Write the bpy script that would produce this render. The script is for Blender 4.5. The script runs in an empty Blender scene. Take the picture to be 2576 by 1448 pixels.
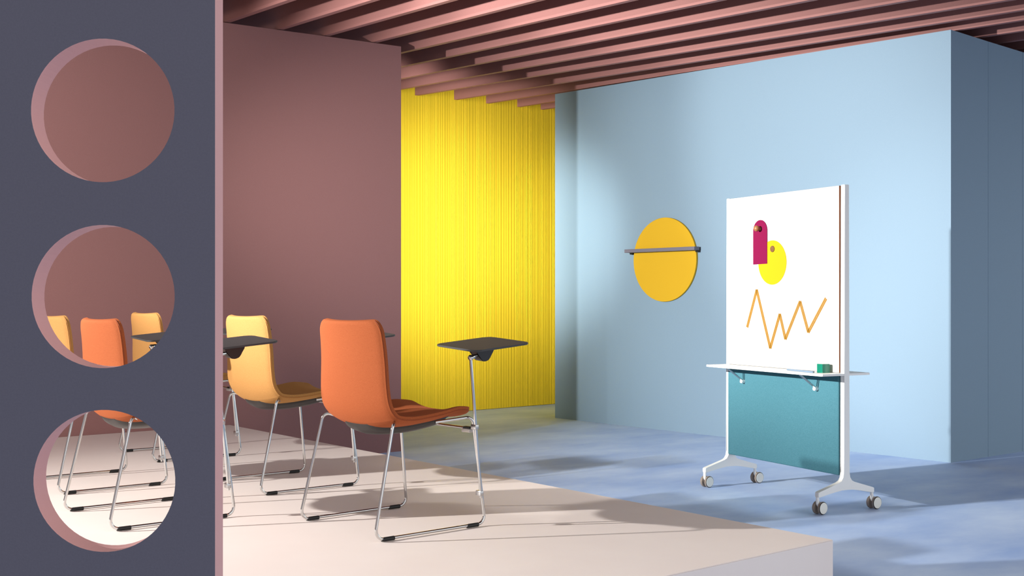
import bpy, bmesh, math, random
from mathutils import Vector, Matrix
random.seed(7)
COL = bpy.context.scene.collection
R = math.radians

# ------------------------------------------------------------------ materials
def lin(c):
    c = c / 255.0
    return c / 12.92 if c <= 0.04045 else ((c + 0.055) / 1.055) ** 2.4
def rgb(r, g, b): return (lin(r), lin(g), lin(b), 1)

def material(name, col, rough=0.6, metal=0.0, spec=0.5, noise=None, col2=None, bump=None, trans=0.0, sheen=0.0, coat=0.0, stretch=(1, 1, 1), scale_detail=4):
    m = bpy.data.materials.new(name); m.use_nodes = True
    nt = m.node_tree; b = nt.nodes['Principled BSDF']
    b.inputs['Base Color'].default_value = col
    b.inputs['Roughness'].default_value = rough
    b.inputs['Metallic'].default_value = metal
    b.inputs['Specular IOR Level'].default_value = spec
    b.inputs['Transmission Weight'].default_value = trans
    b.inputs['Sheen Weight'].default_value = sheen
    b.inputs['Coat Weight'].default_value = coat
    tc = nt.nodes.new('ShaderNodeTexCoord'); mp = nt.nodes.new('ShaderNodeMapping')
    mp.inputs['Scale'].default_value = stretch
    nt.links.new(tc.outputs['Object'], mp.inputs['Vector'])
    if noise and col2:
        n = nt.nodes.new('ShaderNodeTexNoise'); n.inputs['Scale'].default_value = noise
        n.inputs['Detail'].default_value = scale_detail; n.inputs['Roughness'].default_value = 0.6
        nt.links.new(mp.outputs['Vector'], n.inputs['Vector'])
        cr = nt.nodes.new('ShaderNodeValToRGB')
        cr.color_ramp.elements[0].position = 0.32; cr.color_ramp.elements[0].color = col
        cr.color_ramp.elements[1].position = 0.68; cr.color_ramp.elements[1].color = col2
        nt.links.new(n.outputs['Fac'], cr.inputs['Fac'])
        nt.links.new(cr.outputs['Color'], b.inputs['Base Color'])
    if bump:
        n2 = nt.nodes.new('ShaderNodeTexNoise'); n2.inputs['Scale'].default_value = bump[0]; n2.inputs['Detail'].default_value = 3
        nt.links.new(tc.outputs['Object'], n2.inputs['Vector'])
        bp = nt.nodes.new('ShaderNodeBump'); bp.inputs['Strength'].default_value = bump[1]; bp.inputs['Distance'].default_value = bump[2]
        nt.links.new(n2.outputs['Fac'], bp.inputs['Height'])
        nt.links.new(bp.outputs['Normal'], b.inputs['Normal'])
    return m

def fabric(name, dark, light, wscale=520, rough=0.9):
    """woven upholstery: fine two-way weave plus a little mottling"""
    m = bpy.data.materials.new(name); m.use_nodes = True
    nt = m.node_tree; b = nt.nodes['Principled BSDF']
    b.inputs['Roughness'].default_value = rough; b.inputs['Specular IOR Level'].default_value = 0.2
    b.inputs['Sheen Weight'].default_value = 0.25; b.inputs['Sheen Roughness'].default_value = 0.5
    b.inputs['Sheen Tint'].default_value = light
    tc = nt.nodes.new('ShaderNodeTexCoord')
    n = nt.nodes.new('ShaderNodeTexNoise'); n.inputs['Scale'].default_value = wscale; n.inputs['Detail'].default_value = 2
    nt.links.new(tc.outputs['Object'], n.inputs['Vector'])
    cr = nt.nodes.new('ShaderNodeValToRGB')
    cr.color_ramp.elements[0].position = 0.3; cr.color_ramp.elements[0].color = dark
    cr.color_ramp.elements[1].position = 0.7; cr.color_ramp.elements[1].color = light
    nt.links.new(n.outputs['Fac'], cr.inputs['Fac']); nt.links.new(cr.outputs['Color'], b.inputs['Base Color'])
    w1 = nt.nodes.new('ShaderNodeTexWave'); w1.bands_direction = 'Y'; w1.inputs['Scale'].default_value = 260 / 6.28 * 3
    w2 = nt.nodes.new('ShaderNodeTexWave'); w2.bands_direction = 'Z'; w2.inputs['Scale'].default_value = 260 / 6.28 * 3
    for w in (w1, w2): nt.links.new(tc.outputs['Object'], w.inputs['Vector'])
    mx = nt.nodes.new('ShaderNodeMath'); mx.operation = 'MULTIPLY'
    nt.links.new(w1.outputs['Fac'], mx.inputs[0]); nt.links.new(w2.outputs['Fac'], mx.inputs[1])
    bp = nt.nodes.new('ShaderNodeBump'); bp.inputs['Strength'].default_value = 0.25; bp.inputs['Distance'].default_value = 0.0008
    nt.links.new(mx.outputs[0], bp.inputs['Height']); nt.links.new(bp.outputs['Normal'], b.inputs['Normal'])
    return m

M = {}
M['floor'] = material('blue_floor_paint', rgb(160, 188, 236), 0.62, noise=1.1, col2=rgb(202, 222, 252), bump=(60, 0.15, 0.002), stretch=(1, 1.8, 1), scale_detail=9)
M['platform'] = material('pale_pink_paint', rgb(237, 224, 217), 0.6, noise=2.5, col2=rgb(240, 228, 221), bump=(250, 0.1, 0.0006))
M['mauve'] = material('mauve_wall_paint', rgb(143, 100, 97), 0.75, noise=260, col2=rgb(149, 105, 102), bump=(380, 0.35, 0.0008))
M['grey'] = material('grey_violet_paint', rgb(95, 91, 103), 0.75, noise=260, col2=rgb(99, 95, 107), bump=(420, 0.3, 0.0007))
M['jamb'] = material('painted_pink_bounce', rgb(212, 160, 156), 0.7, bump=(420, 0.3, 0.0006))  # pink light bounced off the platform, put into the edge colour
M['blue'] = material('sky_blue_wall_paint', rgb(128, 153, 172), 0.7, noise=180, col2=rgb(131, 156, 174), bump=(300, 0.25, 0.0008))
M['beam'] = material('dusty_mauve_beam_paint', rgb(148, 100, 95), 0.7, noise=180, col2=rgb(153, 105, 100), bump=(300, 0.25, 0.0008))
M['slab'] = material('mauve_ceiling_painted_shade', rgb(66, 28, 26), 0.85)  # mauve ceiling with its shade put into the dark colour
M['yellow'] = material('bright_yellow_curtain', rgb(243, 207, 46), 0.7, spec=0.2)
M['orange'] = fabric('orange_wool_upholstery', rgb(143, 71, 36), rgb(162, 87, 49))
M['amber'] = fabric('amber_wool_upholstery', rgb(158, 111, 58), rgb(176, 130, 76))
M['orange_seam'] = material('dark_orange_piping', rgb(140, 62, 28), 0.85)
M['amber_seam'] = material('dark_amber_piping', rgb(166, 106, 46), 0.85)
M['chrome'] = material('polished_chrome', (0.62, 0.62, 0.61, 1), 0.06, 1.0)
M['black'] = material('black_plastic', rgb(28, 27, 26), 0.35, spec=0.5)
M['tray'] = material('black_brown_moulded_plastic', rgb(34, 30, 28), 0.42, spec=0.4)
M['tablet'] = material('black_tablet_laminate', rgb(48, 48, 48), 0.5, noise=900, col2=rgb(58, 58, 58), spec=0.5)
M['rubber'] = material('black_rubber', rgb(26, 27, 27), 0.55)
M['clear'] = material('milky_plastic', rgb(222, 220, 215), 0.3, trans=0.25)
M['zinc'] = material('satin_steel', (0.5, 0.5, 0.5, 1), 0.28, 1.0)
M['white'] = material('white_powder_coat', rgb(248, 247, 241), 0.45)
M['board'] = material('white_writing_surface', rgb(200, 198, 192), 0.25, spec=0.5)
M['core'] = material('brown_board_edge', rgb(150, 92, 58), 0.6)
M['teal'] = fabric('teal_acoustic_fabric', rgb(56, 103, 114), rgb(75, 122, 133), wscale=380)
M['wheelrim'] = material('taupe_wheel_ring', rgb(150, 136, 124), 0.4)
M['wheelface'] = material('off_white_wheel_disc', rgb(240, 238, 226), 0.5)
M['magenta'] = material('magenta_felt', rgb(110, 18, 56), 0.9, noise=500, col2=rgb(116, 22, 62), spec=0.05)
M['paperyellow'] = material('bright_yellow_paper', rgb(180, 152, 4), 0.6, spec=0.2)
M['wood'] = material('pale_turned_wood', rgb(150, 100, 58), 0.45, noise=60, col2=rgb(140, 88, 48))
M['walnut'] = material('brown_wooden_magnet', rgb(116, 80, 40), 0.5, noise=90, col2=rgb(96, 62, 32))
M['ochre'] = material('ochre_marker_ink', rgb(150, 106, 12), 0.5)
M['green'] = material('sea_green_resin', rgb(22, 128, 104), 0.15, trans=0.25, spec=0.5)
M['palestick'] = material('pale_blue_grey_plastic', rgb(112, 132, 152), 0.3)
M['disc'] = material('golden_yellow_felt', rgb(208, 164, 24), 0.9, noise=400, col2=rgb(213, 169, 29), bump=(500, 0.2, 0.0006))
M['rail'] = material('grey_painted_rail', rgb(112, 109, 122), 0.6)

# ------------------------------------------------------------------ mesh helpers
def link(name, bm, mat, parent=None, smooth=False, mats=None, angle=None):
    bmesh.ops.recalc_face_normals(bm, faces=bm.faces)
    me = bpy.data.meshes.new(name); bm.to_mesh(me); bm.free()
    for mm in (mats or [mat]): me.materials.append(mm)
    if smooth:
        for p in me.polygons: p.use_smooth = True
        if angle: me.set_sharp_from_angle(angle=R(angle))
    o = bpy.data.objects.new(name, me); COL.objects.link(o)
    if parent: o.parent = parent
    return o
def tag(o, label=None, cat=None, group=None, kind=None):
    if label: o['label'] = label
    if cat: o['category'] = cat
    if group: o['group'] = group
    if kind: o['kind'] = kind
    return o
def empty(name, loc=(0, 0, 0), rz=0):
    o = bpy.data.objects.new(name, None); COL.objects.link(o)
    o.location = loc; o.rotation_euler = (0, 0, rz); o.empty_display_size = 0.1
    return o
def box(bm, x0, x1, y0, y1, z0, z1, bevel=0, seg=2, mi=0):
    vs = [bm.verts.new((x, y, z)) for z in (z0, z1) for x, y in ((x0, y0), (x1, y0), (x1, y1), (x0, y1))]
    fs = [(0, 3, 2, 1), (4, 5, 6, 7), (0, 1, 5, 4), (1, 2, 6, 5), (2, 3, 7, 6), (3, 0, 4, 7)]
    F = [bm.faces.new([vs[i] for i in f]) for f in fs]
    for f in F: f.material_index = mi
    if bevel:
        es = set(e for f in F for e in f.edges)
        bmesh.ops.bevel(bm, geom=list(es), offset=bevel, segments=seg, affect='EDGES', profile=0.5)
    return F
def prism(bm, poly, z0, z1, axis='z', mi=0):
    """extrude a 2-D outline; z0/z1 may be lists of per-corner heights; axis y: outline in x-z extruded along y; x: outline in y-z"""
    n = len(poly)
    a = z0 if hasattr(z0, '__len__') else [z0] * n
    b = z1 if hasattr(z1, '__len__') else [z1] * n
    def P(p, h):
        if axis == 'z': return (p[0], p[1], h)
        if axis == 'y': return (p[0], h, p[1])
        return (h, p[0], p[1])
    A = [bm.verts.new(P(p, h)) for p, h in zip(poly, a)]
    B = [bm.verts.new(P(p, h)) for p, h in zip(poly, b)]
    F = [bm.faces.new(A), bm.faces.new(B)]
    for i in range(n):
        j = (i + 1) % n
        F.append(bm.faces.new((A[i], A[j], B[j], B[i])))
    for f in F: f.material_index = mi
    return F
def fillet(pts, rad, n=7):
    """round the corners of a polyline"""
    pts = [Vector(p) for p in pts]; out = [pts[0]]
    for i in range(1, len(pts) - 1):
        p, a, b = pts[i], pts[i - 1], pts[i + 1]
        r = rad[i - 1] if hasattr(rad, '__len__') else rad
        u = (a - p).normalized(); v = (b - p).normalized()
        ang = u.angle(v); d = min(r / math.tan(ang / 2), (a - p).length * .45, (b - p).length * .45)
        rr = d * math.tan(ang / 2)
        c = p + (u + v).normalized() * (rr / math.sin(ang / 2))
        s = p + u * d - c; e = p + v * d - c
        tot = s.angle(e); ax = s.cross(e).normalized()
        for k in range(n + 1):
            out.append(c + Matrix.Rotation(tot * k / n, 3, ax) @ s)
    out.append(pts[-1]); return out
def tube(bm, pts, r, seg=14, cap=True, mi=0):
    pts = [Vector(p) for p in pts]; n = len(pts)
    T = []
    for i in range(n):
        a = pts[max(i - 1, 0)]; b = pts[min(i + 1, n - 1)]; T.append((b - a).normalized())
    N = T[0].orthogonal().normalized(); rings = []
    for i in range(n):
        if i:
            N = (N - T[i] * N.dot(T[i])).normalized()
        Bn = T[i].cross(N)
        rr = r[i] if hasattr(r, '__len__') else r
        rings.append([bm.verts.new(pts[i] + (N * math.cos(2 * math.pi * k / seg) + Bn * math.sin(2 * math.pi * k / seg)) * rr) for k in range(seg)])
    for i in range(n - 1):
        for k in range(seg):
            f = bm.faces.new((rings[i][k], rings[i][(k + 1) % seg], rings[i + 1][(k + 1) % seg], rings[i + 1][k])); f.material_index = mi
    if cap:
        bm.faces.new(rings[0]).material_index = mi; bm.faces.new(rings[-1]).material_index = mi
def lathe(bm, prof, axis, origin=(0, 0, 0), seg=36, mi=0):
    """prof: (radius, height) along axis vector"""
    ax = Vector(axis).normalized(); U = ax.orthogonal().normalized(); V = ax.cross(U); o = Vector(origin)
    rings = []
    for r, h in prof:
        if r < 1e-6: rings.append([bm.verts.new(o + ax * h)])
        else: rings.append([bm.verts.new(o + ax * h + (U * math.cos(2 * math.pi * k / seg) + V * math.sin(2 * math.pi * k / seg)) * r) for k in range(seg)])
    for a, b in zip(rings, rings[1:]):
        for k in range(seg):
            k2 = (k + 1) % seg
            if len(a) == 1: f = bm.faces.new((a[0], b[k], b[k2]))
            elif len(b) == 1: f = bm.faces.new((a[k], a[k2], b[0]))
            else: f = bm.faces.new((a[k], a[k2], b[k2], b[k]))
            f.material_index = mi
def rounded(w, h, r, cx=0, cy=0, n=8):
    out = []
    for sx, sy, a0 in ((1, 1, 0), (-1, 1, 90), (-1, -1, 180), (1, -1, 270)):
        for k in range(n + 1):
            a = R(a0 + 90 * k / n)
            out.append((cx + sx * (w / 2 - r) + r * math.cos(a), cy + sy * (h / 2 - r) + r * math.sin(a)))
    return out
def lerp_table(tab, t):
    """smooth (Catmull-Rom) interpolation in a table of equal-length tuples indexed by the parameter in column 0"""
    n = len(tab)
    for i in range(n - 1):
        if t <= tab[i + 1][0] or i == n - 2: break
    t0, t1 = tab[i][0], tab[i + 1][0]; f = max(0, min(1, (t - t0) / (t1 - t0)))
    p = [tab[max(i - 1, 0)], tab[i], tab[i + 1], tab[min(i + 2, n - 1)]]
    res = []
    for c in range(1, len(tab[0])):
        a, b, cc, d = (q[c] for q in p)
        res.append(0.5 * (2 * b + (cc - a) * f + (2 * a - 5 * b + 4 * cc - d) * f * f + (-a + 3 * b - 3 * cc + d) * f ** 3))
    return res

# ================================================================== SETTING
# floor
bm = bmesh.new(); box(bm, -9, 18, -8, 16, -0.2, 0.0)
tag(link('floor', bm, M['floor']), 'blue mottled painted floor running under the platform and the walls', 'floor', kind='structure')

# grey wall with three round holes (a slab facing the camera)
PSI = R(49.6)
def cam2world(r, d): return (r * math.sin(PSI) + d * math.cos(PSI), -r * math.cos(PSI) + d * math.sin(PSI))
D = 2.0; T = 0.0545
def grey_wall():
    xr = (541 - 1288) / 2950 * D; xl = -1.72
    ztop = 3.15
    holes = []
    for cx, cy, rr in ((258.5, 277.5, 180.5), (259.5, 745.5, 180), (262.5, 1209, 178.5)):
        holes.append(((cx - 1288) / 2950 * D, 1.27 - (cy - 750) / 2950 * D, rr / 2950 * D))
    bm = bmesh.new(); N = 64
    zs = [0.0] + [(holes[2][1] + holes[1][1]) / 2, (holes[1][1] + holes[0][1]) / 2] + [ztop]
    cells = [(holes[2], zs[0], zs[1]), (holes[1], zs[1], zs[2]), (holes[0], zs[2], zs[3])]
    vcache = {}
    def V(x, y, z):
        k = (round(x, 6), round(y, 6), round(z, 6))
        if k not in vcache: vcache[k] = bm.verts.new((x, y, z))
        return vcache[k]
    def F(vs, mi):
        vs2 = []
        for v in vs:
            if v not in vs2: vs2.append(v)
        if len(vs2) >= 3:
            try: bm.faces.new(vs2).material_index = mi
            except ValueError: pass
    for (hx, hz, hr), z0, z1 in cells:
        x0, x1 = hx - 0.35, xr
        # ring round the hole out to the cell rectangle
        ring, rect = [], []
        for k in range(N):
            a = 2 * math.pi * (k + 0.5) / N + math.pi / 4
            c, s = math.cos(a), math.sin(a)
            ring.append((hx + hr * c, hz + hr * s))
            tx = ((x1 - hx) / c) if c > 0 else ((x0 - hx) / c)
            tz = ((z1 - hz) / s) if s > 0 else ((z0 - hz) / s)
            t = min(tx, tz); rect.append((hx + t * c, hz + t * s, tx < tz))
        corners = {(1, 1): (x1, z1), (-1, 1): (x0, z1), (-1, -1): (x0, z0), (1, -1): (x1, z0)}
        for k in range(N):
            j = (k + 1) % N
            a, b = rect[k], rect[j]
            for y, mi in ((0, 0), (T, 1)):
                vs = [V(ring[k][0], y, ring[k][1]), V(a[0], y, a[1])]
                if a[2] != b[2]:
                    mx = ((a[0] + b[0]) / 2 > hx) * 2 - 1; mz = ((a[1] + b[1]) / 2 > hz) * 2 - 1
                    cc = corners[(mx, mz)]; vs.append(V(cc[0], y, cc[1]))
                vs += [V(b[0], y, b[1]), V(ring[j][0], y, ring[j][1])]
                F(vs, mi)
            F([V(ring[k][0], 0, ring[k][1]), V(ring[j][0], 0, ring[j][1]), V(ring[j][0], T, ring[j][1]), V(ring[k][0], T, ring[k][1])], 1)
        # solid part to the left
        for y, mi in ((0, 0), (T, 1)):
            F([V(xl, y, z0), V(x0, y, z0), V(x0, y, z1), V(xl, y, z1)], mi)
        # end faces
        F([V(x1, 0, z0), V(x1, T, z0), V(x1, T, z1), V(x1, 0, z1)], 1)
        F([V(xl, 0, z0), V(xl, T, z0), V(xl, T, z1), V(xl, 0, z1)], 0)
    F([V(xl, 0, 0), V(xr, 0, 0), V(xr, T, 0), V(xl, T, 0)], 0)
    F([V(xl, 0, ztop), V(xr, 0, ztop), V(xr, T, ztop), V(xl, T, ztop)], 1)
    o = link('wall_left', bm, None, mats=[M['grey'], M['jamb']])
    ox, oy = cam2world(0, D)
    o.location = (ox, oy, 0); o.rotation_euler = (0, 0, PSI - math.pi / 2)
    return o
tag(grey_wall(), 'tall grey violet partition with three round holes and pink edges', 'wall', kind='structure')

# mauve wall behind the platform
bm = bmesh.new()
wl = lambda x: 8.022 + (5.616 - x) * 0.031
prism(bm, [(5.616, 8.022), (5.62, 8.10), (-3.0, wl(-3) + 0.08), (-3.0, wl(-3))], 0, [3.362, 3.362, 3.19, 3.19])
tag(link('wall_back', bm, M['mauve']), 'mauve painted wall standing behind the pink platform', 'wall', kind='structure')

# blue block
bm = bmesh.new()
A = [(8.432, 9.201), (8.457, 4.703)]
seams = [(9.0, 4.685), (9.525, 4.662), (10.05, 4.645), (10.575, 4.625), (11.1, 4.605), (12.6, 4.55)]
poly = [A[0], A[1]] ; tops = [3.440, 3.345]
tz = lambda x: 3.345 - (x - 8.457) * 0.032
for sx, sy in seams[:-1]:
    poly += [(sx - 0.0025, sy), (sx, sy + 0.006), (sx + 0.0025, sy)]; tops += [tz(sx)] * 3
poly += [seams[-1], (12.6, 9.2)]; tops += [tz(12.6), 3.440]
prism(bm, poly, 0, tops)
tag(link('wall_right', bm, M['blue']), 'light blue walled block with a darker seamed side', 'wall', kind='structure')

# ceiling slab above the beams, tilted slightly like them
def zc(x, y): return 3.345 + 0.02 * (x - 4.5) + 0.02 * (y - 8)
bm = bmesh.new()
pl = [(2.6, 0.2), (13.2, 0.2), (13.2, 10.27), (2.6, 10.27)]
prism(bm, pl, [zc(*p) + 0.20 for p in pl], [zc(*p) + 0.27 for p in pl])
tag(link('ceiling', bm, M['slab']), 'mauve ceiling board above the beams, coloured dark for its shade', 'ceiling', kind='structure')

# beams: far edge of each underside, as (x at y=10.28, x at y=4.0)
BE = [(3.66, 3.70), (4.09, 4.105), (4.53, 4.545), (4.925, 4.97), (5.365, 5.435), (5.78, 5.95), (6.19, 6.42),
      (6.60, 6.90), (7.01, 7.42), (7.41, 7.91), (7.938, 8.303), (8.393, 8.648), (8.857, 9.046), (9.22, 9.406), (9.62, 9.78), (10.05, 10.15)]
BL = ['ceiling beam nearest the grey partition, mostly hidden by it',
      'first ceiling beam right of the grey partition, crossing the top left corner',
      'second ceiling beam from the grey partition, over the mauve wall',
      'third ceiling beam from the grey partition, over the mauve wall',
      'fourth ceiling beam from the grey partition, nearest the mauve wall\'s free corner on its left',
      'ceiling beam just right of the mauve wall\'s free top corner',
      'second ceiling beam right of the mauve wall corner, above the curtain',
      'third ceiling beam right of the mauve wall corner, above the curtain',
      'ceiling beam touching the yellow curtain at its top left corner',
      'first of the stepped beam ends showing against the yellow curtain, leftmost step',
      'second stepped beam end from the left against the yellow curtain',
      'middle stepped beam end against the curtain, running along the blue wall top',
      'fourth stepped beam end from the left against the yellow curtain',
      'last and smallest stepped beam end, touching the blue wall corner',
      'ceiling beam behind the blue block, seen over its dark side at far right',
      'farthest ceiling beam, a sliver over the dark blue side at the right edge']
for (xa, xb), lab in zip(BE, BL):
    bm = bmesh.new(); sl = (xa - xb) / 6.28
    y0, y1 = 0.35, 10.26
    q = [(xb + sl * (y0 - 4), y0), (xb + sl * (y1 - 4), y1)]
    pl = [(q[0][0] - 0.048, y0), (q[0][0], y0), (q[1][0], y1), (q[1][0] - 0.048, y1)]
    prism(bm, pl, [zc(*p) for p in pl], [zc(*p) + 0.199 for p in pl])
    bmesh.ops.bevel(bm, geom=[e for e in bm.edges], offset=0.0015, segments=1, affect='EDGES')
    tag(link('ceiling_beam', bm, M['beam']), lab, 'beam', 'parallel mauve ceiling beams')

# yellow curtain of fine irregular vertical ribs
bm = bmesh.new(); x = 4.4; pts = []
while x < 13:
    w = random.choice((0.016, 0.02, 0.026, 0.034, 0.044)); dpt = random.uniform(0.002, 0.0042)
    for k in range(6):
        a = k / 6.0
        pts.append((x + w * a, 10.40 - dpt * math.sin(math.pi * a) ** 0.7))
    x += w
outline = pts + [(13.0, 10.46), (4.4, 10.46)]
A1 = [bm.verts.new((p[0], p[1], 0.004)) for p in outline]; B1 = [bm.verts.new((p[0], p[1], 4.0)) for p in outline]
for i in range(len(outline)):
    j = (i + 1) % len(outline); bm.faces.new((A1[i], A1[j], B1[j], B1[i]))
bm.faces.new(A1); bm.faces.new(B1)
tag(link('curtain', bm, M['yellow'], smooth=True, angle=60), 'bright yellow curtain of fine vertical pleats between the mauve and blue walls', 'curtain')

# platform
bm = bmesh.new()
prism(bm, [(4.087, wl(4.087) - 0.002), (-2.9, wl(-2.9) - 0.002), (-2.9, 2.83), (3.95, 2.692)], 0, 0.322)
bmesh.ops.bevel(bm, geom=list(bm.edges), offset=0.003, segments=2, affect='EDGES')
tag(link('platform', bm, M['platform']), 'low pale pink platform that carries the five chairs', 'platform')

# ================================================================== CHAIRS
ZP = 0.322
# t, x, z, edge lift, half width
PROF = [(0.00, -.224, .858, .026, .224), (0.06, -.218, .830, .026, .227), (0.16, -.210, .765, .027, .232), (0.28, -.205, .690, .028, .237),
        (0.40, -.203, .610, .028, .243), (0.50, -.199, .535, .030, .250), (0.56, -.185, .485, .034, .254), (0.61, -.156, .447, .038, .256),
        (0.66, -.114, .430, .040, .256), (0.74, -.045, .427, .038, .254), (0.82, .035, .434, .036, .250), (0.90, .120, .446, .034, .246),
        (0.96, .190, .457, .033, .243), (1.00, .262, .452, .030, .240)]
def shell_frame(t):
    x, z, e, w = lerp_table(PROF, t)
    x2, z2, _, _ = lerp_table(PROF, min(1, t + .004)); x1, z1, _, _ = lerp_table(PROF, max(0, t - .004))
    tx, tz = x2 - x1, z2 - z1; l = math.hypot(tx, tz); tx /= l; tz /= l
    return x, z, e, w, (-tz, tx)          # inner normal: forward at the back, up at the seat
def arc_len(t0, t1, n=30):
    s = 0; p = None
    for i in range(n + 1):
        x, z, *_ = lerp_table(PROF, t0 + (t1 - t0) * i / n)
        if p: s += math.hypot(x - p[0], z - p[1])
        p = (x, z)
    return s
def shell(t0, t1, NU, NV=26, thick=0.032, round0=False, round1=False, extra=0.0):
    """a closed cushion-like shell between two profile parameters"""
    bm = bmesh.new(); RC = 0.055
    ts = [t0 + (t1 - t0) * i / NU for i in range(NU + 1)]
    if round0: ts = [t0 + (t1 - t0) * f for f in (0, .004, .010, .018, .03, .045, .065, .09)] + [t0 + (t1 - t0) * (.12 + .88 * i / (NU - 7)) for i in range(NU - 6)]
    if round1: ts = [t0 + (t1 - t0) * (.86 * i / (NU - 7)) for i in range(NU - 6)] + [t0 + (t1 - t0) * f for f in (.885, .91, .935, .955, .972, .985, .994, 1.0)]
    vs = [math.sin(math.pi / 2 * (2 * k / NV - 1)) for k in range(NV + 1)]
    inner, outer = [], []
    for t in ts:
        x, z, e, w, (nx, nz) = shell_frame(t)
        fe = 1.0
        for flag, ref in ((round0, t0), (round1, t1)):
            if flag:
                s = arc_len(min(ref, t), max(ref, t))
                if s < RC: w = w - RC + math.sqrt(max(0, RC * RC - (RC - s) ** 2))
                if s < 0.014: fe *= math.sqrt(max(0.0, 1 - (1 - s / 0.014) ** 2)) * .65 + .35
        ri, ro = [], []
        for v in vs:
            lift = e * abs(v) ** 2.3
            th = (thick / 2) * fe * max(0.30, (1 - abs(v) ** 26)) ** 0.5
            # the seat is softly dished
            cx, cz = x + nx * lift, z + nz * lift
            ri.append(bm.verts.new((cx + nx * th, v * w, cz + nz * th)))
            ro.append(bm.verts.new((cx - nx * th, v * w, cz - nz * th)))
        inner.append(ri); outer.append(ro)
    for i in range(len(ts) - 1):
        for k in range(NV):
            bm.faces.new((inner[i][k], inner[i + 1][k], inner[i + 1][k + 1], inner[i][k + 1]))
            bm.faces.new((outer[i][k + 1], outer[i + 1][k + 1], outer[i + 1][k], outer[i][k]))
        for k in (0, NV):
            bm.faces.new((inner[i][k], outer[i][k], outer[i + 1][k], inner[i + 1][k]))
    for i in (0, len(ts) - 1):
        for k in range(NV):
            bm.faces.new((inner[i][k], inner[i][k + 1], outer[i][k + 1], outer[i][k]))
    return bm
def rim_path(t0, t1, side, n=40, off=0.0):
    pts = []
    for i in range(n + 1):
        t = t0 + (t1 - t0) * i / n
        x, z, e, w, (nx, nz) = shell_frame(t)
        s0 = arc_len(0, t, 12); s1 = arc_len(t, 1, 12)
        for s in (s0, s1):
            if s < 0.055: w = w - 0.055 + math.sqrt(max(0, 0.055 ** 2 - (0.055 - s) ** 2))
        pts.append((x + nx * (e + off), side * (w + 0.0006), z + nz * (e + off)))
    return pts

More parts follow.
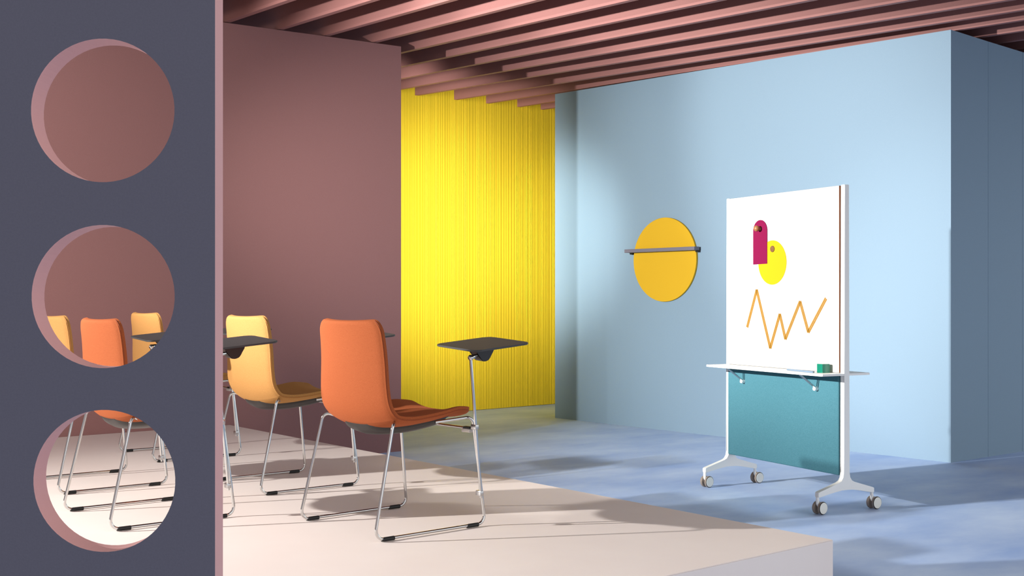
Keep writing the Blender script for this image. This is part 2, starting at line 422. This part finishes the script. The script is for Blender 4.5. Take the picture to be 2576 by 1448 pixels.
def make_chair(upholstery, seam_mat):
    root = empty('conference_chair')
    o = link('backrest', shell(0, .60, 34, round0=True), upholstery, root, smooth=True, angle=70)
    for s in (-1, 1):
        bm = bmesh.new(); tube(bm, rim_path(.012, .60, s, off=-.004), .0013, 6)
        link('piping', bm, seam_mat, o, smooth=True)
    o = link('seat', shell(.60, 1.0, 30, round1=True), upholstery, root, smooth=True, angle=70)
    for s in (-1, 1):
        bm = bmesh.new(); tube(bm, rim_path(.60, .985, s, off=-.004), .0013, 6)
        link('piping', bm, seam_mat, o, smooth=True)
    # moulded tray under the seat
    bm = bmesh.new(); NX, NY = 22, 18; top, bot = [], []
    for i in range(NX + 1):
        a = -1 + 2 * i / NX; x = .015 + a * .180
        rt, rb = [], []
        for j in range(NY + 1):
            b = -1 + 2 * j / NY
            hw = .212 * (1 - .10 * max(0, a)) * (1 - (.62 if a < 0 else .2) * abs(a) ** 2.6)
            y = b * hw
            t = .66 + (x + .11) / .372 * .34
            xx, zz, e, w = lerp_table(PROF, min(max(t, .60), .99))
            zz = zz + e * (abs(y) / .25) ** 2.3 - .009
            depth = .019 * (1 - abs(a) ** 5) ** .5 * (1 - abs(b) ** 6) ** .5 + .0035
            rt.append(bm.verts.new((x, y, zz))); rb.append(bm.verts.new((x, y, zz - depth - .003 - .010 * (1 - abs(b)))))
        top.append(rt); bot.append(rb)
    for i in range(NX):
        for j in range(NY):
            bm.faces.new((top[i][j], top[i + 1][j], top[i + 1][j + 1], top[i][j + 1]))
            bm.faces.new((bot[i][j], bot[i][j + 1], bot[i + 1][j + 1], bot[i + 1][j]))
        for j in (0, NY): bm.faces.new((top[i][j], top[i + 1][j], bot[i + 1][j], bot[i][j]))
    for i in (0, NX):
        for j in range(NY): bm.faces.new((top[i][j], top[i][j + 1], bot[i][j + 1], bot[i][j]))
    link('seat_tray', bm, M['tray'], root, smooth=True, angle=50)
    # chromed sled sides
    for s in (-1, 1):
        bm = bmesh.new()
        path = fillet([(-.058, s * .135, .424), (-.160, s * .262, .462), (-.264, s * .283, .0105), (.288, s * .283, .0105),
                       (.237, s * .264, .456), (.08, s * .215, .440)], [.03, .036, .034, .03, .03], 9)
        tube(bm, path, .0065, 16)
        f = link('sled_frame', bm, M['chrome'], root, smooth=True, angle=60)
        for x0, x1 in ((-.226, -.172), (.196, .250)):
            bm = bmesh.new()
            if x0 < 0: tube(bm, [(x0 - .004, s * .283, .0085), (x0 + .008, s * .283, .0095), (x1, s * .283, .0095)], [.0072, .0085, .0085], 14)
            else: tube(bm, [(x0 - .006, s * .283, .0085), (x0 + .006, s * .283, .0095), (x1, s * .283, .0095)], [.0072, .0085, .0085], 14)
            link('glide', bm, M['rubber'], f, smooth=True, angle=50)
    bm = bmesh.new(); tube(bm, [(.241, -.262, .405), (.241, .262, .405)], .0058, 12)
    c = link('crossbar', bm, M['chrome'], root, smooth=True, angle=60)
    for s in (-1, 1):
        bm = bmesh.new(); box(bm, .230, .252, min(s * .196, s * .250), max(s * .196, s * .250), .388, .4035, .003)
        link('stacking_buffer', bm, M['clear'], c, smooth=True, angle=40)
        bm = bmesh.new(); box(bm, .232, .250, min(s * .204, s * .250), max(s * .204, s * .250), .4036, .4125, .002)
        link('buffer_clip', bm, M['rubber'], c, smooth=True, angle=40)
    # tablet arm on the right-hand side
    bm = bmesh.new(); pb, pt = Vector((.250, -.3035, .122)), Vector((.196, -.303, .700)); tube(bm, [pb, pt], .0062, 14)
    lathe(bm, [(0, -.0125)] + [(.0125 * math.sin(math.pi * k / 8), -.0125 * math.cos(math.pi * k / 8)) for k in range(1, 8)] + [(0, .0125)], (0, 0, 1), pt + Vector((0, 0, .004)), 20)
    tube(bm, [pt + Vector((0, 0, .005)), (.222, -.290, .708), (.262, -.270, .711)], [.0105, .0085, .006], 14)
    p = link('tablet_post', bm, M['chrome'], root, smooth=True, angle=60)
    for z in (.141, .417):
        f = (z - .122) / (.700 - .122); cx = .250 + (.196 - .250) * f
        bm = bmesh.new(); box(bm, cx - .0080, cx + .0100, -.3115, -.2785, z - .011, z + .011, .003)
        link('clamp', bm, M['zinc'], p, smooth=True, angle=40)
    # tablet: slightly tilted, with a moulded bracket below
    tc = Vector((.300, -.252, .755)); TX, TY = R(-5.0), R(3.7)
    Rm = (Matrix.Rotation(TY, 4, 'X') @ Matrix.Rotation(TX, 4, 'Y'))
    bm = bmesh.new(); prism(bm, rounded(.300, .282, .034), -.0035, .0045)
    bmesh.ops.bevel(bm, geom=[e for e in bm.edges if abs(e.verts[0].co.z - e.verts[1].co.z) < 1e-6], offset=.0022, segments=2, affect='EDGES')
    bmesh.ops.transform(bm, matrix=Matrix.Translation(tc) @ Rm, verts=bm.verts)
    tb = link('writing_tablet', bm, M['tablet'], root, smooth=True, angle=40)
    bm = bmesh.new()
    prof = [(-.062, -.003), (.052, -.003), (.050, -.010), (.040, -.020), (.028, -.038), (.016, -.048), (-.002, -.051), (-.018, -.049), (-.030, -.040), (-.046, -.018), (-.060, -.009)]
    prof = [(x, -.003 + (z + .003) * 1.38) for x, z in prof]
    prism(bm, prof, -.030, .022, axis='y')
    bmesh.ops.bevel(bm, geom=list(bm.edges), offset=.0025, segments=2, affect='EDGES')
    bmesh.ops.transform(bm, matrix=Matrix.Translation(tc + Vector((-.012, -.006, 0))) @ Rm, verts=bm.verts)
    link('tablet_bracket', bm, M['black'], tb, smooth=True, angle=40)
    return root

def copy_tree(o, parent=None):
    c = o.copy(); COL.objects.link(c)
    if parent: c.parent = parent
    for ch in list(o.children): copy_tree(ch, c)
    return c
org = make_chair(M['orange'], M['orange_seam'])
amb = make_chair(M['amber'], M['amber_seam'])
spots = [(org, 2.800, 4.085, 0.0, 'orange upholstered chair right of the partition, fully seen, with its black writing tablet'),
         (org, 2.105, 4.953, -1.5, 'orange upholstered chair behind the partition, its back in the middle hole'),
         (amb, 2.993, 5.335, -2.0, 'amber upholstered chair between the pink partition edge and the fully seen orange chair'),
         (amb, 2.260, 5.985, -2.0, 'amber upholstered chair cut off by the left rim of the middle hole'),
         (amb, 3.073, 6.755, -3.0, 'amber upholstered chair at the right of the middle hole, farthest back')]
first = set()
for proto, X, Y, a, lab in spots:
    c = proto if proto.name not in first else copy_tree(proto)
    first.add(proto.name)
    c.location = (X, Y, ZP); c.rotation_euler = (0, 0, R(a))
    tag(c, lab, 'chair', 'chairs with writing tablets on the platform')

# ================================================================== MOBILE WHITEBOARD
WX, WY, WA = 6.167, 4.569, R(-13.65)
wb = empty('mobile_whiteboard', (WX, WY, 0), WA)
tag(wb, 'white mobile whiteboard on castors with a teal fabric lower panel and a shelf', 'whiteboard')
HL = 0.551
Y0p, Y1p = -.530, .548          # panel extent
bm = bmesh.new(); box(bm, -.0285, .0285, Y0p, Y1p, .826, 1.942, .0015, 1)
for f in bm.faces:
    if f.normal.y < -.9 or abs(f.calc_center_median().y - Y0p) < 1e-4: f.material_index = 1
brd = link('board_panel', bm, None, wb, mats=[M['board'], M['core']])
bm = bmesh.new(); box(bm, -.030, .030, Y0p + .002, Y1p - .002, .215, .808, .008, 3)
link('fabric_panel', bm, M['teal'], wb, smooth=True, angle=40)
# ink zigzag: a pair of strokes side by side
Z = [(.337, 1.080), (.238, 1.325), (.101, .950), (.007, 1.169), (-.047, 1.013), (-.186, 1.250), (-.262, 1.062), (-.419, 1.268)]
bm = bmesh.new()
for (ya, za), (yb, zb) in zip(Z, Z[1:]):
    d = Vector((yb - ya, zb - za)).normalized(); nn = Vector((-d.y, d.x))
    for o_ in (-.0062, .0062):
        a = Vector((ya, za)) + nn * o_ - d * .002; b = Vector((yb, zb)) + nn * o_ + d * .002
        q = [a + nn * .0050, a - nn * .0050, b - nn * .0050, b + nn * .0050]
        prism(bm, [(v.x, v.y) for v in q], -.0287 - .0002 * (o_ > 0), -.0300, axis='x')
link('zigzag_line', bm, M['ochre'], brd)
# posts with their spread feet
for s in (-1, 1):
    yc = s * (HL + .0) + (0 if s < 0 else .008)
    bm = bmesh.new(); hw = .016
    prof = [(-.019, 1.946), (-.019, .232), (-.024, .205), (-.038, .184), (-.058, .174), (-.206, .134), (-.218, .130), (-.218, .102), (-.206, .101), (-.09, .124), (-.04, .131), (0, .132),
            (.04, .131), (.09, .124), (.206, .101), (.218, .102), (.218, .130), (.206, .134), (.058, .174), (.038, .184), (.024, .205), (.019, .232), (.019, 1.946)]
    prism(bm, prof, yc - hw, yc + hw, axis='y')
    bmesh.ops.bevel(bm, geom=list(bm.edges), offset=.003, segments=2, affect='EDGES')
    link('post', bm, M['white'], wb, smooth=True, angle=40)
    # small lugs joining the panels to the post
    bm = bmesh.new(); yi = yc - s * hw; yo = Y0p + .002 if s < 0 else Y1p - .002
    for z in (.30, .75, .95, 1.80):
        bm = bmesh.new(); box(bm, -.010, .010, min(yi, yo) - .001, max(yi, yo) + .001, z - .02, z + .02)
        link('panel_lug', bm, M['zinc'], wb)
    for e in (-1, 1):
        cr = empty('castor', (e * .2105, yc, 0), R(9 if e < 0 else 6)); cr.parent = wb
        ox = .020
        bm = bmesh.new()
        tube(bm, [(0, 0, .103), (0, 0, .088)], .0095, 18)
        tube(bm, fillet([(0, 0, .090), (.001, 0, .064), (ox, 0, .042)], .02), .0105, 14)
        link('fork', bm, M['white'], cr, smooth=True, angle=50)
        for w in (-1, 1):
            bm = bmesh.new()
            lathe(bm, [(0, .0), (.034, .0), (.0375, .003), (.0385, .008), (.0375, .0145)], (0, w, 0), (ox, w * .0115, .0385), 40, 0)
            lathe(bm, [(.0375, .0145), (.0350, .0170), (.0338, .0168)], (0, w, 0), (ox, w * .0115, .0385), 40, 1)
            lathe(bm, [(.0338, .0168), (.0330, .0180), (.0, .0185)], (0, w, 0), (ox, w * .0115, .0385), 40, 2)
            link('wheel', bm, None, cr, smooth=True, angle=25, mats=[M['wheelrim'], M['rubber'], M['wheelface']])
        if not (s > 0 and e < 0):
            bm = bmesh.new(); prism(bm, [(ox + .036, -.006), (ox + .050, -.003), (ox + .050, .003), (ox + .036, .006)], .052, .0555)
            link('brake_tab', bm, M['white'], cr)
# shelf running through both faces
bm = bmesh.new(); prism(bm, rounded(.372, 1.140, .006), .8105, .8235)
bmesh.ops.bevel(bm, geom=[e for e in bm.edges if abs(e.verts[0].co.z - e.verts[1].co.z) < 1e-6], offset=.0015, segments=1, affect='EDGES')
bmesh.ops.translate(bm, vec=(-.003, .004, 0), verts=bm.verts)
sh = link('shelf', bm, M['white'], wb)
for y in (.371, -.341):
    for s in (-1, 1):
        for dy in (-.0065, .0065):
            bm = bmesh.new(); tube(bm, [(s * .165, y + dy, .809), (s * .046, y + dy, .728)], .0036, 10)
            link('shelf_strut', bm, M['chrome'], sh, smooth=True, angle=50)
        bm = bmesh.new()
        tube(bm, [(s * .030, y, .719), (s * .052, y, .719)], .0125, 18)
        lathe(bm, [(.0125, 0), (.0105, .004), (.006, .006), (0, .0065)], (s, 0, 0), (s * .052, y, .719), 18)
        bmesh.ops.scale(bm, vec=(1, 1, 1.0), verts=bm.verts)
        link('strut_knob', bm, M['white'], sh, smooth=True, angle=50)

# things on the board and the shelf (own top-level objects, placed in the board's frame)
WM = Matrix.Translation((WX, WY, 0)) @ Matrix.Rotation(WA, 4, 'Z')
def on_board(name, bm, mat, label, cat, smooth=False, angle=None, mats=None):
    o = link(name, bm, mat, None, smooth, mats, angle); o.matrix_world = WM
    return tag(o, label, cat)
def thing_on_board(name, bm, origin, *a, **k):
    bmesh.ops.translate(bm, vec=-Vector(origin), verts=bm.verts)
    o = on_board(name, bm, *a, **k); o.matrix_world = WM @ Matrix.Translation(origin); return o
XF = -.0285
bm = bmesh.new()
circ = [(.081 + .1395 * math.cos(2 * math.pi * k / 72), 1.5 + .1425 * math.sin(2 * math.pi * k / 72)) for k in range(72)]
prism(bm, circ, XF - .0002, XF - .0016, axis='x')
thing_on_board('paper_disc', bm, (XF, .081, 1.5), M['paperyellow'], 'round bright yellow paper disc on the whiteboard under the magenta tag', 'paper')
bm = bmesh.new()
arch = [(.271, 1.492), (.271, 1.705)] + [(.200 + .071 * math.cos(a), 1.709 + .071 * math.sin(a)) for a in [math.pi * k / 24 for k in range(25)]][0:0] 
arch = [(.129, 1.494), (.271, 1.492)] + [(.200 + .071 * math.cos(math.pi * k / 28), 1.709 + .071 * math.sin(math.pi * k / 28)) for k in range(29)]
prism(bm, arch, XF - .0018, XF - .0044, axis='x')
thing_on_board('felt_tag', bm, (XF, .2, 1.63), M['magenta'], 'magenta arched felt tag hanging from a wooden peg on the whiteboard', 'tag')
bm = bmesh.new()
lathe(bm, [(.0, .0), (.013, .0), (.012, .004), (.0095, .009), (.0125, .014), (.0180, .021), (.0195, .029), (.0180, .037), (.0115, .044), (0, .047)], (-1, 0, 0), (XF - .0045, .199, 1.724), 28)
thing_on_board('wooden_peg', bm, (XF, .199, 1.724), M['wood'], 'round pale wooden peg on the magenta tag', 'peg', smooth=True, angle=40)
bm = bmesh.new()
lathe(bm, [(0, 0), (.0195, 0), (.0205, .002), (.0205, .003), (.0195, .0045), (0, .0048)], (-1, 0, 0), (XF - .0017, .077, 1.587), 32)
thing_on_board('wooden_magnet', bm, (XF, .077, 1.587), M['walnut'], 'small round brown wooden magnet on the yellow paper disc', 'magnet', smooth=True, angle=40)
bm = bmesh.new(); box(bm, -.027, .027, -.0265, .0265, 0, .0535, .002)
bmesh.ops.rotate(bm, matrix=Matrix.Rotation(R(-4), 3, 'Z'), verts=bm.verts)
bmesh.ops.translate(bm, vec=(-.074, -.446, .8236), verts=bm.verts)
thing_on_board('resin_block', bm, (-.074, -.446, .8236), M['green'], 'small sea green block on the whiteboard shelf', 'block')
bm = bmesh.new(); box(bm, -.008, .008, -.140, .140, 0, .011, .004, 3)
bmesh.ops.rotate(bm, matrix=Matrix.Rotation(R(-7), 3, 'Z'), verts=bm.verts)
bmesh.ops.translate(bm, vec=(-.132, -.308, .8236), verts=bm.verts)
thing_on_board('marker_pen', bm, (-.132, -.308, .8236), M['palestick'], 'slim pale blue grey pen lying on the whiteboard shelf', 'pen', smooth=True, angle=40)

# ================================================================== ROUND PINBOARD ON THE BLUE WALL
XW = 8.444
pbd = empty('round_pinboard', (XW, 7.637, 1.642))
tag(pbd, 'round golden yellow pinboard with a grey rail on the blue wall', 'pinboard')
bm = bmesh.new()
lathe(bm, [(0, .004), (.400, .004), (.404, .006), (.404, .024), (.402, .026), (0, .026)], (-1, 0, 0), (0, 0, 0), 96)
link('felt_disc', bm, M['disc'], pbd, smooth=True, angle=30)
bm = bmesh.new(); box(bm, -.097, -.024, -.441, .460, .077, .110, .0012, 1)
rl = link('rail', bm, M['rail'], pbd)
for ya, yb in ((.405, .440), (-.436, -.405)):
    bm = bmesh.new(); box(bm, -.040, .002, ya, yb, .060, .0775)
    link('rail_foot', bm, M['tray'], rl)

# ================================================================== LIGHT
def spot(name, loc, target, power, size_deg, blend, radius, col=(1, 1, 1)):
    l = bpy.data.lights.new(name, 'SPOT'); l.energy = power; l.spot_size = R(size_deg); l.spot_blend = blend
    l.shadow_soft_size = radius; l.color = col
    o = bpy.data.objects.new(name, l); COL.objects.link(o); o.location = loc
    o.rotation_euler = (Vector(target) - Vector(loc)).to_track_quat('-Z', 'Y').to_euler(); return o
def area(name, loc, target, power, sx, sy, col=(1, 1, 1)):
    l = bpy.data.lights.new(name, 'AREA'); l.energy = power; l.shape = 'RECTANGLE'; l.size = sx; l.size_y = sy; l.color = col
    o = bpy.data.objects.new(name, l); COL.objects.link(o); o.location = loc
    o.rotation_euler = (Vector(target) - Vector(loc)).to_track_quat('-Z', 'Y').to_euler(); return o
KEY = (-2.2, 6.9, 2.85)
FAR = (0.0, 6.35, 2.35)
def aim(o, az, el): return (o[0] + 8 * math.cos(R(az)) * math.cos(R(el)), o[1] + 8 * math.sin(R(az)) * math.cos(R(el)), o[2] + 8 * math.sin(R(el)))
spot('key_lamp', KEY, aim(KEY, -29, -10), 2650, 82, 1.0, .055, (1, .98, .95))
spot('far_key_lamp', FAR, aim(FAR, -14, 4), 1250, 46, .4, .055, (1, .98, .95))
spot('added_wall_fill', FAR, aim(FAR, 3, -3), 2700, 46, .9, .055, (1, .98, .95))  # added spot, evens out the brightness of the blue wall
spot('added_floor_fill', FAR, aim(FAR, -14, -12), 1150, 34, 1.0, .055, (1, .98, .95))  # added spot, only there to brighten the floor
spot('added_front_floor_fill', FAR, aim(FAR, -29, -14), 950, 34, 1.0, .055, (1, .98, .95))  # added spot to lift the floor at the right foreground
cl = area('curtain_lamp', (5.5, 8.62, 1.95), (8.5, 10.4, 1.95), 36, .3, 2.5, (1, .97, .92)); cl.data.spread = R(56)
spot('added_wall_wash', (5.2, 8.55, 2.2), (8.4, 9.2, 1.9), 600, 44, 1.0, .2, (.96, 1, .96))  # added fill for the blue wall strip the key misses
spot('added_left_fill', (-1.5, 4.2, 2.3), (2.3, 8.1, 2.0), 800, 46, 1.0, .4, (1, .93, .84))  # added fill that brightens the left of the mauve wall

w = bpy.data.worlds.new('studio'); bpy.context.scene.world = w; w.use_nodes = True
nt = w.node_tree; bg = nt.nodes['Background']
bg.inputs['Color'].default_value = (.96, .975, 1, 1)
# studio surroundings: a broad soft glow from the open front side, dim elsewhere
tc = nt.nodes.new('ShaderNodeTexCoord'); dp = nt.nodes.new('ShaderNodeVectorMath'); dp.operation = 'DOT_PRODUCT'
dp.inputs[1].default_value = Vector((.45, -.86, .22)).normalized()
nt.links.new(tc.outputs['Generated'], dp.inputs[0])
mr = nt.nodes.new('ShaderNodeMapRange'); mr.interpolation_type = 'SMOOTHSTEP'
mr.inputs['From Min'].default_value = .15; mr.inputs['From Max'].default_value = .95
mr.inputs['To Min'].default_value = .45; mr.inputs['To Max'].default_value = 1.35
nt.links.new(dp.outputs['Value'], mr.inputs['Value']); nt.links.new(mr.outputs['Result'], bg.inputs['Strength'])

# ================================================================== CAMERA
cam = bpy.data.cameras.new('camera'); co = bpy.data.objects.new('camera', cam); COL.objects.link(co)
cam.sensor_width = 36; cam.lens = 2950 / 2576 * 36
cam.shift_y = (750 - 724) / 2576
co.location = (0, 0, 1.27); co.rotation_euler = (R(90), 0, PSI - math.pi / 2)
bpy.context.scene.camera = co
sc = bpy.context.scene
sc.view_settings.view_transform = 'Standard'; sc.view_settings.look = 'None'
sc.view_settings.gamma = 1; sc.view_settings.exposure = 0; sc.view_settings.use_curve_mapping = False
